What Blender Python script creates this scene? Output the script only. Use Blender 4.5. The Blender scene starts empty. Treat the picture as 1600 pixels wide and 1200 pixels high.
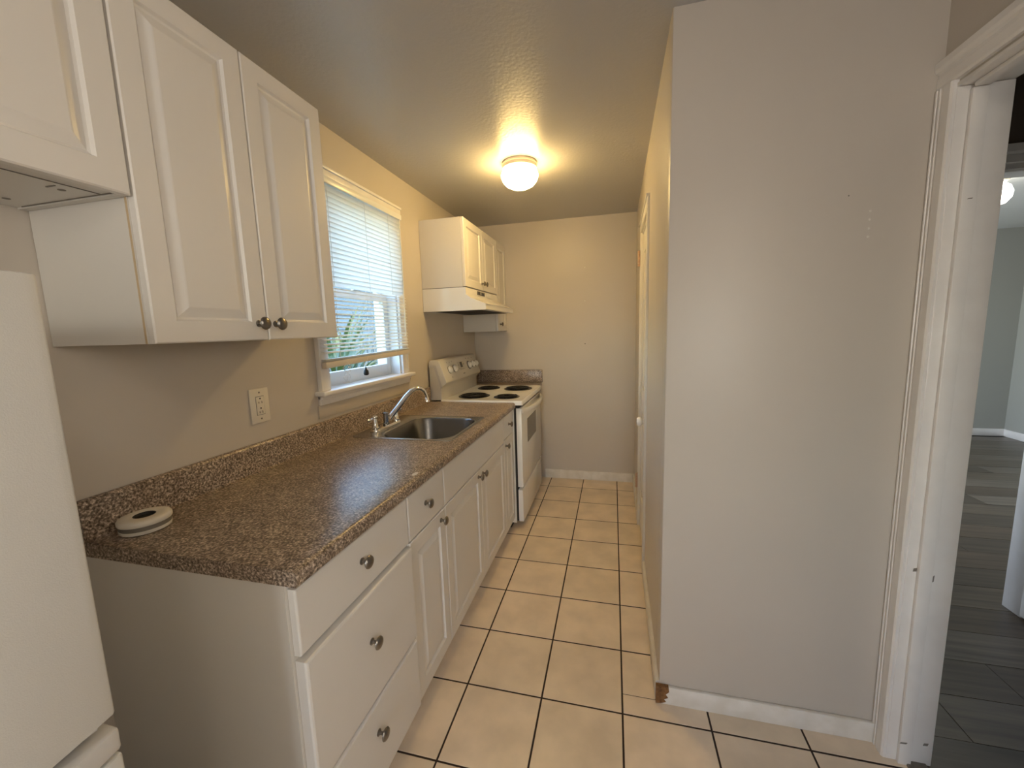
import bpy, math, random
from mathutils import Vector, Matrix

random.seed(7)
sc = bpy.context.scene
COL = sc.collection
PI = math.pi

# ------------------------------------------------------------------ camera
cam = bpy.data.cameras.new('camera')
cam.sensor_width = 36.0
cam.lens = 628.86 * 36.0 / 1600.0
cam.clip_start = 0.02
cam_o = bpy.data.objects.new('camera', cam)
COL.objects.link(cam_o)
_r = Vector((0.97001642, 0.241214, -0.02973139))
_u = Vector((-0.00336899, 0.13566508, 0.99074903))
_f = Vector((-0.24301605, 0.96094266, -0.13241))
M = Matrix.Identity(4)
for i in range(3):
    M[i][0], M[i][1], M[i][2] = _r[i], _u[i], -_f[i]
M[2][3] = 1.4005
cam_o.matrix_world = M
sc.camera = cam_o

# ------------------------------------------------------------------ world, light, exposure
SKY = 2.4
SUN = 4.0
EXPO = 0.0
LAMP_K = 62.0      # kitchen dome glass emission
LAMP_S = 33.0     # dome behind the camera
LAMP_F = 14.0     # globe in the far room
DAY_S = 25.0      # daylight through the window behind the camera (W)
DAY_R = 56.0      # daylight through the far room window (W)
world = bpy.data.worlds.new('world')
sc.world = world
world.use_nodes = True
wn, wl = world.node_tree.nodes, world.node_tree.links
wn.clear()
wo = wn.new('ShaderNodeOutputWorld')
wb = wn.new('ShaderNodeBackground')
ws = wn.new('ShaderNodeTexSky')
ws.sky_type = 'NISHITA'
ws.sun_disc = False
ws.sun_elevation = math.radians(50)
ws.sun_rotation = math.radians(90)
ws.air_density = 1.2
ws.dust_density = 1.5
wb.inputs['Strength'].default_value = SKY
wl.new(ws.outputs[0], wb.inputs[0])
wl.new(wb.outputs[0], wo.inputs[0])

sun = bpy.data.lights.new('sun', 'SUN')
sun.energy = SUN
sun.angle = math.radians(1)
sun.color = (1, .96, .88)
sun_o = bpy.data.objects.new('sun', sun)
sun_o.rotation_euler = (0, math.radians(42), math.radians(8))
COL.objects.link(sun_o)


def area(name, loc, direction, sx, sy, watts, color):
    l = bpy.data.lights.new(name, 'AREA')
    l.shape = 'RECTANGLE'
    l.size, l.size_y, l.energy, l.color = sx, sy, watts, color
    o = bpy.data.objects.new(name, l)
    o.location = loc
    o.rotation_euler = Vector(direction).to_track_quat('-Z', 'Z').to_euler()
    COL.objects.link(o)
    return o


area('daylight_behind', (0.1, -2.96, 1.45), (0, 1, 0), .78, .85, DAY_S, (1.0, 0.95, 0.90))
area('fill_side', (.962, -.42, 1.62), (-1, 0, 0), .40, .58, 12.0, (1.0, .91, .78))  # added warm side fill, placed on the room side of the cloth
area('daylight_far_room', (1.05, 4.2, 1.45), (1, 0, 0), 1.3, 1.3, DAY_R, (0.97, 0.98, 0.97))

sc.view_settings.view_transform = 'Standard'
sc.view_settings.look = 'None'
sc.view_settings.gamma = 1
sc.view_settings.use_curve_mapping = False
sc.view_settings.exposure = EXPO


# ------------------------------------------------------------------ materials
def mat(name, col, rough=0.5, metal=0.0, bump=None, vary=None, coat=0.0, emit=None, trans=None, spec=None, alpha=None):
    m = bpy.data.materials.new(name)
    m.use_nodes = True
    nt = m.node_tree
    n, l = nt.nodes, nt.links
    p = n['Principled BSDF']
    p.inputs['Base Color'].default_value = (*col, 1)
    p.inputs['Roughness'].default_value = rough
    p.inputs['Metallic'].default_value = metal
    if spec is not None:
        p.inputs['Specular IOR Level'].default_value = spec
    if coat:
        p.inputs['Coat Weight'].default_value = coat
        p.inputs['Coat Roughness'].default_value = 0.15
    if emit:
        p.inputs['Emission Color'].default_value = (*emit[0], 1)
        p.inputs['Emission Strength'].default_value = emit[1]
    if alpha is not None:
        p.inputs['Alpha'].default_value = alpha
    tc = n.new('ShaderNodeTexCoord')
    if bump:
        t = n.new('ShaderNodeTexNoise')
        t.inputs['Scale'].default_value = bump[0]
        t.inputs['Detail'].default_value = 4
        b = n.new('ShaderNodeBump')
        b.inputs['Strength'].default_value = bump[1]
        b.inputs['Distance'].default_value = bump[2]
        l.new(tc.outputs['Object'], t.inputs['Vector'])
        l.new(t.outputs['Fac'], b.inputs['Height'])
        l.new(b.outputs['Normal'], p.inputs['Normal'])
    if vary:   # (scale, colour a, colour b, detail)
        t = n.new('ShaderNodeTexNoise')
        t.inputs['Scale'].default_value = vary[0]
        t.inputs['Detail'].default_value = vary[3]
        r = n.new('ShaderNodeValToRGB')
        r.color_ramp.elements[0].position = 0.35
        r.color_ramp.elements[1].position = 0.65
        r.color_ramp.elements[0].color = (*vary[1], 1)
        r.color_ramp.elements[1].color = (*vary[2], 1)
        l.new(tc.outputs['Object'], t.inputs['Vector'])
        l.new(t.outputs['Fac'], r.inputs['Fac'])
        l.new(r.outputs['Color'], p.inputs['Base Color'])
    if trans:
        tr = n.new('ShaderNodeBsdfTranslucent')
        tr.inputs['Color'].default_value = (*trans[1], 1)
        mx = n.new('ShaderNodeMixShader')
        mx.inputs[0].default_value = trans[0]
        l.new(p.outputs[0], mx.inputs[1])
        l.new(tr.outputs[0], mx.inputs[2])
        l.new(mx.outputs[0], n['Material Output'].inputs['Surface'])
    return m


WALLC = (.60, .55, .49)
m_wall = mat('wall_paint', WALLC, .40, bump=(26, .10, .004), vary=(1.3, (.585, .536, .476), (.615, .565, .504), 3))
m_ceil = mat('ceiling_paint', (.485, .48, .48), .34, bump=(70, .35, .0035))
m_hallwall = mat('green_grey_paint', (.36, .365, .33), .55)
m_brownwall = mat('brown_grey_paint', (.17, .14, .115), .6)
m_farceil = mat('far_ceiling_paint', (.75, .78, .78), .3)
m_trim = mat('trim_white_gloss', (.86, .84, .82), .28, bump=(30, .12, .002), vary=(9, (.83, .81, .79), (.885, .87, .85), 4))
m_base = mat('baseboard_white', (.80, .77, .71), .35, vary=(14, (.74, .70, .63), (.84, .81, .76), 5))
m_cab = mat('cabinet_thermofoil', (.76, .735, .70), .33, bump=(300, .05, .0005))
m_cabside = mat('cabinet_side_laminate', (.70, .675, .635), .36)
m_gap = mat('dark_gap', (.02, .018, .016), .8)
m_edge = mat('tan_edge_band', (.55, .42, .26), .5)
m_nickel = mat('brushed_nickel', (.27, .25, .23), .28, metal=1.0)
m_chrome = mat('chrome', (.82, .82, .82), .08, metal=1.0)
m_dkchrome = mat('dark_chrome', (.30, .30, .31), .2, metal=1.0)
m_steel = mat('stainless_steel', (.50, .50, .49), .24, metal=1.0, bump=(400, .04, .0005))
m_steeld = mat('shaded_bowl_steel', (.20, .20, .20), .27, metal=1.0, bump=(400, .04, .0005))  # same stainless darkened for the bowl's depth and dark reflections, a bit dirtier
m_appl = mat('appliance_enamel', (.84, .83, .80), .18, coat=.3)
m_fridge = mat('fridge_textured_white', (.59, .59, .575), .38, bump=(650, .35, .0008))
m_fridgetrim = mat('fridge_trim_grey', (.55, .54, .53), .3)
m_black = mat('black_enamel', (.006, .006, .007), .2, spec=.3)
m_coil = mat('burner_coil', (.010, .010, .010), .5, spec=.25)
m_glassdk = mat('oven_window_glass', (.085, .075, .055), .12)
m_display = mat('clock_display', (.006, .006, .006), .1)
m_plastic = mat('white_plastic', (.90, .89, .86), .3)
m_ivory = mat('outlet_ivory', (.78, .73, .63), .35)
m_slot = mat('slot_black', (.01, .01, .01), .6)
m_print = mat('panel_print', (.12, .12, .12), .5)
m_puck = mat('puck_white', (.74, .70, .63), .45)
m_pband = mat('puck_grey_band', (.20, .18, .155), .5)
m_slat = mat('blind_slat', (.90, .90, .88), .4, trans=(.52, (.92, .94, .93)))
m_rail = mat('blind_rail', (.74, .68, .60), .4)
m_cord = mat('blind_cord', (.85, .85, .82), .7)
m_sash = mat('sash_white', (.80, .80, .80), .4)
m_dome = mat('lamp_glass_warm', (1, .95, .85), .25, emit=((1.0, .665, .235), LAMP_K))
m_domeS = mat('lamp_glass_neutral', (1, .97, .92), .25, emit=((1.0, .88, .72), LAMP_S))
m_globeF = mat('globe_glass', (1, .98, .95), .25, emit=((1.0, .92, .75), LAMP_F))
m_lampbase = mat('lamp_base_white', (.66, .58, .50), .35)
m_grout = mat('grout', (.030, .016, .011), .8)
m_leaf1 = mat('leaf_green', (.035, .065, .015), .5, trans=(.3, (.06, .10, .02)))
m_leaf2 = mat('leaf_yellow_green', (.10, .11, .03), .5, trans=(.3, (.16, .18, .04)))
m_stem = mat('stem_brown', (.12, .08, .05), .8)
m_lawn = mat('lawn', (.13, .24, .05), .9, vary=(6, (.02, .04, .012), (.05, .07, .02), 6))
m_fence = mat('fence_weathered', (.035, .052, .065), .8, vary=(5, (.022, .035, .044), (.055, .078, .09), 6))
m_siding = mat('siding_blue_grey', (.028, .052, .075), .7)
m_torn = mat('torn_brown_wood', (.20, .095, .03), .8, vary=(60, (.12, .05, .015), (.28, .14, .05), 5))
m_scuff = mat('scuff', (.22, .20, .18), .8)
m_spackle = mat('spackle', (.70, .66, .60), .7)
m_doorw = mat('door_white', (.80, .77, .70), .28)
m_brass = mat('painted_hinge', (.62, .42, .30), .4)
m_knobw = mat('white_knob', (.85, .84, .82), .15)
m_strip = mat('threshold_strip', (.20, .17, .15), .5, vary=(30, (.14, .12, .10), (.26, .22, .19), 5))


def tile_mat(i, c):
    a = tuple(x * .90 for x in c)
    b = tuple(x * 1.08 for x in c)
    m = mat('ceramic_tile_%d' % i, c, .30, vary=(7, a, b, 7), bump=(22, .12, .002))
    return m


m_tiles = [tile_mat(i, c) for i, c in enumerate([(.80, .67, .52), (.82, .685, .535), (.78, .655, .505)])]


def wood_mat(i, c):
    m = mat('plank_%d' % i, c, .34)
    nt = m.node_tree
    n, l = nt.nodes, nt.links
    tc = n.new('ShaderNodeTexCoord')
    mp = n.new('ShaderNodeMapping')
    mp.inputs['Scale'].default_value = (1.2, 22, 1)
    mp.inputs['Location'].default_value = (i * 3.1, i * 1.7, 0)
    t = n.new('ShaderNodeTexNoise')
    t.inputs['Scale'].default_value = 1.6
    t.inputs['Detail'].default_value = 8
    r = n.new('ShaderNodeValToRGB')
    r.color_ramp.elements[0].position = .3
    r.color_ramp.elements[1].position = .7
    r.color_ramp.elements[0].color = (*[x * .55 for x in c], 1)
    r.color_ramp.elements[1].color = (*[x * 1.35 for x in c], 1)
    l.new(tc.outputs['Object'], mp.inputs[0])
    l.new(mp.outputs[0], t.inputs[0])
    l.new(t.outputs[0], r.inputs[0])
    l.new(r.outputs[0], n['Principled BSDF'].inputs['Base Color'])
    return m


m_woods = [wood_mat(i, c) for i, c in enumerate([(.092, .072, .050), (.064, .050, .035), (.118, .097, .073), (.078, .058, .039)])]


def laminate():
    m = mat('granite_laminate', (.15, .1, .07), .30, spec=.5)
    nt = m.node_tree
    n, l = nt.nodes, nt.links
    tc = n.new('ShaderNodeTexCoord')
    a = n.new('ShaderNodeTexNoise')
    a.inputs['Scale'].default_value = 165
    a.inputs['Detail'].default_value = 5
    a.inputs['Roughness'].default_value = .65
    r = n.new('ShaderNodeValToRGB')
    cr = r.color_ramp
    cr.elements[0].position = .36
    cr.elements[0].color = (.050, .036, .027, 1)
    cr.elements[1].position = .66
    cr.elements[1].color = (.76, .68, .60, 1)
    e = cr.elements.new(.47)
    e.color = (.19, .148, .118, 1)
    e = cr.elements.new(.56)
    e.color = (.40, .33, .275, 1)
    b = n.new('ShaderNodeTexNoise')
    b.inputs['Scale'].default_value = 22
    b.inputs['Detail'].default_value = 3
    r2 = n.new('ShaderNodeValToRGB')
    r2.color_ramp.elements[0].position = .35
    r2.color_ramp.elements[1].position = .65
    r2.color_ramp.elements[0].color = (.80, .74, .68, 1)
    r2.color_ramp.elements[1].color = (1.12, 1.08, 1.02, 1)
    mx = n.new('ShaderNodeMix')
    mx.data_type = 'RGBA'
    mx.blend_type = 'MULTIPLY'
    mx.inputs[0].default_value = 1
    l.new(tc.outputs['Object'], a.inputs[0])
    l.new(tc.outputs['Object'], b.inputs[0])
    l.new(a.outputs[0], r.inputs[0])
    l.new(b.outputs[0], r2.inputs[0])
    l.new(r.outputs[0], mx.inputs[6])
    l.new(r2.outputs[0], mx.inputs[7])
    l.new(mx.outputs[2], n['Principled BSDF'].inputs['Base Color'])
    bp = n.new('ShaderNodeBump')
    bp.inputs['Strength'].default_value = .15
    bp.inputs['Distance'].default_value = .001
    l.new(a.outputs[0], bp.inputs['Height'])
    l.new(bp.outputs[0], n['Principled BSDF'].inputs['Normal'])
    return m


m_lam = laminate()

# window pane glass: clear pane, light passes straight through
m_pane = bpy.data.materials.new('window_glass')
m_pane.use_nodes = True
_n, _l = m_pane.node_tree.nodes, m_pane.node_tree.links
_n.clear()
_o = _n.new('ShaderNodeOutputMaterial')
_t = _n.new('ShaderNodeBsdfTransparent')
_t.inputs[0].default_value = (.90, .96, .97, 1)
_g = _n.new('ShaderNodeBsdfGlossy')
_g.inputs['Roughness'].default_value = .03
_x = _n.new('ShaderNodeMixShader')
_x.inputs[0].default_value = .07
_l.new(_t.outputs[0], _x.inputs[1])
_l.new(_g.outputs[0], _x.inputs[2])
_l.new(_x.outputs[0], _o.inputs[0])


# ------------------------------------------------------------------ mesh helpers (world coordinates)
class MB:
    def __init__(s):
        s.v, s.f = [], []

    def add(s, V, F):
        b = len(s.v)
        s.v += [tuple(p) for p in V]
        s.f += [tuple(i + b for i in f) for f in F]
        return s

    def box(s, x0, x1, y0, y1, z0, z1):
        V = [(x, y, z) for z in (z0, z1) for y in (y0, y1) for x in (x0, x1)]
        return s.add(V, [(0, 2, 3, 1), (4, 5, 7, 6), (0, 1, 5, 4), (2, 6, 7, 3), (0, 4, 6, 2), (1, 3, 7, 5)])

    def loops(s, L, closed=True, cap0=True, cap1=True):
        n = len(L[0])
        V = [p for q in L for p in q]
        F = []
        for k in range(len(L) - 1):
            for i in range(n if closed else n - 1):
                j = (i + 1) % n
                F.append((k * n + i, k * n + j, (k + 1) * n + j, (k + 1) * n + i))
        if cap0:
            F.append(tuple(reversed(range(n))))
        if cap1:
            F.append(tuple((len(L) - 1) * n + i for i in range(n)))
        return s.add(V, F)

    def sweep_y(s, prof, ys):          # closed (x, z) profile along y
        return s.loops([[(x, y, z) for x, z in prof] for y in ys])

    def lathe(s, c, axis, prof, n=24):  # prof [(r, h)] along axis from c
        a = Vector(axis).normalized()
        t = Vector((0, 0, 1)) if abs(a.z) < .9 else Vector((1, 0, 0))
        u = a.cross(t).normalized()
        w = a.cross(u)
        c = Vector(c)
        L = [[c + a * h + (u * math.cos(2 * PI * i / n) + w * math.sin(2 * PI * i / n)) * max(r, 1e-5) for i in range(n)] for r, h in prof]
        return s.loops(L)

    def tube(s, pts, rad, n=10):
        pts = [Vector(p) for p in pts]
        if not hasattr(rad, '__len__'):
            rad = [rad] * len(pts)
        L = []
        prev = None
        for i, p in enumerate(pts):
            d = (pts[min(i + 1, len(pts) - 1)] - pts[max(i - 1, 0)]).normalized()
            if prev is None:
                t = Vector((0, 0, 1)) if abs(d.z) < .9 else Vector((1, 0, 0))
                u = d.cross(t).normalized()
            else:
                u = (prev - d * prev.dot(d)).normalized()
            prev = u
            w = d.cross(u)
            L.append([p + (u * math.cos(2 * PI * k / n) + w * math.sin(2 * PI * k / n)) * rad[i] for k in range(n)])
        return s.loops(L)

    def torus(s, c, R, r, n=32, m=6):
        c = Vector(c)
        V, F = [], []
        for i in range(n):
            a = 2 * PI * i / n
            for j in range(m):
                b = 2 * PI * j / m
                V.append(c + Vector(((R + r * math.cos(b)) * math.cos(a), (R + r * math.cos(b)) * math.sin(a), r * math.sin(b))))
        for i in range(n):
            for j in range(m):
                F.append((i * m + j, ((i + 1) % n) * m + j, ((i + 1) % n) * m + (j + 1) % m, i * m + (j + 1) % m))
        return s.add(V, F)


POS = {}


def obj(name, mb, m, parent=None, smooth=False, bevel=0.0, seg=2, org=None):
    """links one mesh object; mb holds world coordinates, org (or the parent's base) becomes its origin"""
    if org is None:
        org = POS[parent.name] if parent else Vector((0, 0, 0))
    org = Vector(org)
    me = bpy.data.meshes.new(name)
    me.from_pydata([tuple(Vector(p) - org) for p in mb.v], [], mb.f)
    me.validate()
    me.materials.append(m)
    o = bpy.data.objects.new(name, me)
    COL.objects.link(o)
    import bmesh
    bm = bmesh.new()
    bm.from_mesh(me)
    bmesh.ops.recalc_face_normals(bm, faces=bm.faces)
    if bevel > 0:
        ed = [e for e in bm.edges if len(e.link_faces) == 2 and e.calc_face_angle(0) > .6]
        bmesh.ops.bevel(bm, geom=ed, offset=bevel, segments=seg, affect='EDGES', profile=.5, clamp_overlap=True)
        for f in bm.faces:
            f.smooth = True
    if smooth:
        for f in bm.faces:
            f.smooth = True
    if bevel > 0 or smooth:
        for e in bm.edges:
            if len(e.link_faces) == 2 and e.calc_face_angle(0) > .75:
                e.smooth = False
    bm.to_mesh(me)
    bm.free()
    if parent:
        o.parent = parent
        o.location = org - POS[parent.name]
    else:
        o.location = org
    POS[o.name] = org
    return o


def tag(o, label, cat, group=None, kind=None):
    o['label'] = label
    if cat:
        o['category'] = cat
    if group:
        o['group'] = group
    if kind:
        o['kind'] = kind
    return o


def thing(name, loc, label, cat, group=None, kind=None):
    o = bpy.data.objects.new(name, None)
    COL.objects.link(o)
    o.empty_display_size = .05
    o.location = loc
    POS[o.name] = Vector(loc)
    return tag(o, label, cat, group, kind)


def B(*a):
    return MB().box(*a)


def rrect(x0, x1, y0, y1, r, z, n=5):
    P = []
    for cx, cy, a0 in ((x1 - r, y1 - r, 0), (x0 + r, y1 - r, 90), (x0 + r, y0 + r, 180), (x1 - r, y0 + r, 270)):
        for k in range(n + 1):
            a = math.radians(a0 + 90 * k / n)
            P.append((cx + r * math.cos(a), cy + r * math.sin(a), z))
    return P


# ------------------------------------------------------------------ measures
XL, YB, ZC = -1.277, 3.661, 2.347     # window wall, back wall, ceiling
XR0, YJ = .172, 1.432                 # corner of the projecting wall
XD = .86                              # wall with the hall doorway
XD2 = .971


def xw(y):
    return .172 + .0085 * (y - YJ)


# ------------------------------------------------------------------ kitchen shell
WY0, WY1, WZ0, WZ1 = 1.58, 2.25, 1.155, 2.10
b = MB()
b.box(XL - .15, XL, -3.0, WY0, 0, ZC + .05).box(XL - .15, XL, WY1, YB + .1, 0, ZC + .05)
b.box(XL - .15, XL, WY0, WY1, 0, WZ0).box(XL - .15, XL, WY0, WY1, WZ1, ZC + .05)
wl_ = tag(obj('wall_left', b, m_wall), 'beige painted wall with the window above the sink counter', 'wall', kind='structure')
wb_ = tag(obj('wall_back', B(XL, 1.0, YB, YB + .1, 0, ZC + .05), m_wall), 'beige end wall of the galley past the stove', 'wall', kind='structure')
# spackled nail marks on the end wall
for z in (1.923, 1.638, 1.262):
    obj('nail_mark', MB().lathe((-.242, YB + .001, z), (0, -1, 0), [(.0055, 0), (.0055, .002), (.002, .003)], 10), m_spackle if z > 1.3 else m_scuff, wb_)

CY0, CY1, CZ = 2.315, 2.835, 2.0       # closet door opening
b = MB()


def slant(b, y0, y1, z0, z1, t=.09):
    V = [(xw(y0), y0, z0), (xw(y1), y1, z0), (xw(y1) + t, y1, z0), (xw(y0) + t, y0, z0)]
    b.loops([V, [(x, y, z1) for x, y, z in V]])


slant(b, YJ + .0901, CY0, 0, ZC + .05)
slant(b, CY1, YB, 0, ZC + .05)
slant(b, CY0, CY1, CZ, ZC + .05)
tag(obj('wall_right', b, m_wall), 'beige side wall of the galley holding the narrow closet door', 'wall', kind='structure')
wf_ = tag(obj('wall_front', B(XR0, XD2, YJ, YJ + .09, 0, ZC + .05), m_wall, bevel=.006), 'large plain greige wall face between the galley and the hall doorway', 'wall', kind='structure')
for z in (1.71, 1.687, 1.662, 1.639):
    obj('spackle_dot', MB().lathe((.718, YJ + .001, z), (0, -1, 0), [(.0035, 0), (.0035, .002), (.001, .0025)], 10), m_spackle, wf_)
obj('nail_hole', MB().lathe((.662, YJ + .001, 1.758), (0, -1, 0), [(.002, 0), (.002, .0018)], 8), m_scuff, wf_)
b = MB()
b.box(XD, XD2, -3.0, -.64, 0, ZC + .05).box(XD, XD2, -.2, .61, 0, ZC + .05).box(XD, XD2, -.64, -.2, 0, 1.32).box(XD, XD2, -.64, -.2, 1.93, ZC + .05).box(XD, XD2, .61, 1.385, 1.998, ZC + .05).box(XD, XD2, 1.385, YJ, 0, ZC + .05)  # small high opening is unseen, added for the side light
tag(obj('wall_doorway', b, m_wall), 'greige wall above and around the hall doorway', 'wall', kind='structure')
rs = tag(obj('side_light_filter', B(.9645, .9665, -.64, -.2, 1.32, 1.93), mat('light_filter_cloth', (.80, .68, .52), .8, trans=(.35, (.8, .66, .48)))), 'unseen cream cloth added in the side opening to warm the incoming light', 'light filter')  # unseen cloth added to cut and warm the bluish sky light
b = MB()
b.box(XL - .15, XD2, -3.1, -3.0, 0, 1.0).box(XL - .15, XD2, -3.1, -3.0, 1.9, ZC + .05)
b.box(XL - .15, -.3, -3.1, -3.0, 1.0, 1.9).box(.5, XD2, -3.1, -3.0, 1.0, 1.9)
tag(obj('wall_behind', b, m_wall), 'greige wall with a wide window behind the viewpoint', 'wall', kind='structure')
tag(obj('ceiling', B(XL - .15, XD2, -3.1, YB + .1, ZC, ZC + .1), m_ceil), 'glossy greige textured ceiling of the kitchen', 'ceiling', kind='structure')

# ------------------------------------------------------------------ tiled floor
fl = tag(obj('floor', B(XL, XD2 - .06, -3.0, YB, -.05, -.0012), m_grout), 'kitchen floor of beige ceramic tiles with dark brown grout', 'floor', kind='structure')
S, X0, Y0 = .2996, -.5605, 1.0481
g = .0034
for i in range(-3, 6):
    for j in range(-11, 10):
        x0, x1 = X0 + i * S + g, X0 + (i + 1) * S - g
        y0, y1 = Y0 + j * S + g, Y0 + (j + 1) * S - g
        x0, x1, y0, y1 = max(x0, XL), min(x1, .905), max(y0, -2.2), min(y1, YB)
        if x1 - x0 < .02 or y1 - y0 < .02:
            continue
        cuts = [(x0, x1, y0, y1)]
        if y0 >= YJ - .02:            # inside the galley
            if x0 > .3:
                continue
            cuts = [(x0, min(x1, .262), y0, y1)]
            if i == 2:
                cuts = [(x0, .172 + .0085 * (y0 - YJ) - .001 if not (CY0 - .35 < y0 < CY1) else .262, y0, y1)]
        elif y1 > YJ:
            if i == 2:
                cuts = [(x0, .160, y0, y1), (.163, x1, y0, YJ - .001)]
                cuts = [(x0, .160, YJ + .001, y1), (x0, x1, y0, YJ - .002)]
            elif i > 2:
                cuts = [(x0, x1, y0, YJ)]
        for c in cuts:
            if c[1] - c[0] < .015 or c[3] - c[2] < .015:
                continue
            cx, cy = (c[0] + c[1]) / 2, (c[2] + c[3]) / 2
            dz = random.uniform(-.0004, .0004)
            L = [[(c[0], c[2], -.003), (c[1], c[2], -.003), (c[1], c[3], -.003), (c[0], c[3], -.003)]]
            L.append([(x, y, -.0008 + dz) for x, y, z in L[0]])
            e = .0015
            L.append([(c[0] + e, c[2] + e, dz), (c[1] - e, c[2] + e, dz), (c[1] - e, c[3] - e, dz), (c[0] + e, c[3] - e, dz)])
            obj('tile', MB().loops(L), random.choice(m_tiles), fl)
tag(obj('threshold_strip', B(.905, .962, .61, 1.39, -.006, .007), m_strip, bevel=.003), 'grey transition strip between kitchen tiles and hall planks', 'threshold strip')


# ------------------------------------------------------------------ baseboards
def board_y(b, x_of, y0, y1, t, h, side=-1):
    V = [(x_of(y0), y0), (x_of(y1), y1), (x_of(y1) + side * t, y1), (x_of(y0) + side * t, y0)]
    b.loops([[(x, y, 0) for x, y in V], [(x, y, h - .006) for x, y in V],
             [(V[0][0], y0, h), (V[1][0], y1, h), (V[2][0] - side * t * .4, y1, h), (V[3][0] - side * t * .4, y0, h)]])


tag(obj('baseboard_back', B(-.62, xw(YB), YB - .014, YB, 0, .082), m_base, bevel=.003), 'cream baseboard under the end wall beside the stove', 'baseboard', kind='structure')
b = MB()
board_y(b, xw, 2.905, YB - .014, .014, .08)
tag(obj('baseboard_right_far', b, m_base), 'cream baseboard between closet door and end wall', 'baseboard', kind='structure')
b = MB()
board_y(b, xw, YJ + .004, 2.24, .013, .08)
tag(obj('baseboard_right_near', b, m_base), 'narrow cream baseboard along the galley side wall before the closet door', 'baseboard', kind='structure')
bf = tag(obj('baseboard_front', B(XR0 + .0, .862, YJ - .013, YJ, 0, .072), m_base, bevel=.003), 'white baseboard with a torn brown end at the wall corner', 'baseboard', kind='structure')
V = [(.160, 0.002), (.178, .004), (.196, .012), (.188, .022), (.203, .030), (.194, .042), (.206, .055), (.204, .0735), (.160, .0735)]
b = MB()
b.loops([[(x, YJ - .0148, z) for x, z in V], [(x, YJ - .001, z) for x, z in V]])
tag(obj('torn_end', b, m_torn, bf), 'bare brown torn end', None)

# ------------------------------------------------------------------ closet door in the galley side wall
t1 = thing('trim_1', (xw(2.25), 2.25, 0), 'cream casing around the narrow closet door', 'door casing', kind='structure')


def cas_y(y0, y1, z0, z1, t=.013):
    b = MB()
    V = [(xw(y0) - t, y0), (xw(y1) - t, y1), (xw(y1) + .002, y1), (xw(y0) + .002, y0)]
    return b.loops([[(x, y, z0) for x, y in V], [(x, y, z1) for x, y in V]])


obj('casing_jamb', cas_y(2.25, CY0, 0, 2.0), m_doorw, t1, bevel=.003)
obj('casing_jamb', cas_y(CY1, 2.90, 0, 2.0), m_doorw, t1, bevel=.003)
obj('casing_head', cas_y(2.25, 2.90, 2.0005, 2.062), m_doorw, t1, bevel=.003)
obj('casing_bead', cas_y(2.243, 2.907, 2.052, 2.066, .019), m_doorw, t1, bevel=.002)
obj('jamb', MB().box(xw(CY0), xw(CY0) + .09, CY0 - .0, CY0 + .012, 0, 2.0).box(xw(CY1), xw(CY1) + .09, CY1 - .012, CY1, 0, 2.0).box(xw(CY0) + .002, xw(CY0) + .09, CY0 + .0121, CY1 - .0121, 1.988, 2.0), m_doorw, t1)
d1 = thing('door_1', (xw(CY1) + .02, CY1 - .014, 0), 'cream closet door in the galley side wall with a white knob', 'door', kind='structure')
dx0 = xw(2.57) + .006
b = MB().box(dx0 + .010, dx0 + .035, CY0 + .015, CY1 - .015, .02, 1.985)
for (y0, y1, z0, z1) in ((CY0 + .015, CY0 + .105, .02, 1.985), (CY1 - .105, CY1 - .015, .02, 1.985), (CY0 + .1051, CY1 - .1051, .02, .25), (CY0 + .1051, CY1 - .1051, .85, 1.0), (CY0 + .1051, CY1 - .1051, 1.86, 1.985)):
    b.box(dx0, dx0 + .0099, y0, y1, z0, z1)
obj('door_slab', b, m_doorw, d1)
for z in (1.84, .33):
    b = MB()
    for k in range(5):
        b.lathe((xw(2.835) - .022, 2.838, z - .05 + k * .0202), (0, 0, 1), [(.003, 0), (.007, .001), (.007, .018), (.003, .019)], 10)
    b.box(xw(2.835) - .0165, xw(2.835) - .0132, 2.838, 2.862, z - .05, z + .05)
    obj('hinge', b, m_brass, d1, smooth=True)
kb = obj('door_knob', MB().lathe((dx0 - .001, 2.352, .862), (-1, 0, 0), [(.006, 0), (.009, .004), (.008, .020), (.018, .026), (.026, .034), (.027, .044), (.020, .054), (.004, .057)], 20), m_knobw, d1, smooth=True)
obj('rosette', MB().lathe((dx0, 2.352, .862), (-1, 0, 0), [(.028, 0), (.028, .003), (.012, .008)], 20), m_nickel, kb, smooth=True)

# ------------------------------------------------------------------ hall doorway casing and jamb
t2 = thing('trim_2', (XD, YJ, 0), 'wide white casing and scuffed jamb of the hall doorway', 'door casing', kind='structure')
jy = 1.372
# stepped casing profile on the doorway wall, (x, y) section swept in z
prof = [(XD + .002, YJ - .001), (XD - .014, YJ - .001), (XD - .017, YJ - .004), (XD - .017, YJ - .009), (XD - .012, YJ - .011), (XD - .012, YJ - .014),
        (XD - .016, YJ - .016), (XD - .016, YJ - .020), (XD - .012, YJ - .022), (XD - .012, YJ - .025), (XD - .015, YJ - .027), (XD - .015, YJ - .052), (XD - .011, YJ - .058), (XD + .002, YJ - .058)]
b = MB()
b.loops([[(x, y, 0.0) for x, y in prof], [(x, y, 2.0042) for x, y in prof]])
obj('casing_side', b, m_trim, t2)
profh = [(XD + .002, 2.004), (XD - .010, 2.004), (XD - .014, 2.010), (XD - .014, 2.034), (XD - .011, 2.037), (XD - .011, 2.044), (XD - .018, 2.048), (XD - .022, 2.056), (XD - .022, 2.072), (XD - .016, 2.076), (XD + .002, 2.076)]
b = MB().sweep_y(profh, [.55, YJ - .001])
obj('casing_head', b, m_trim, t2)
b = MB()
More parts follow.
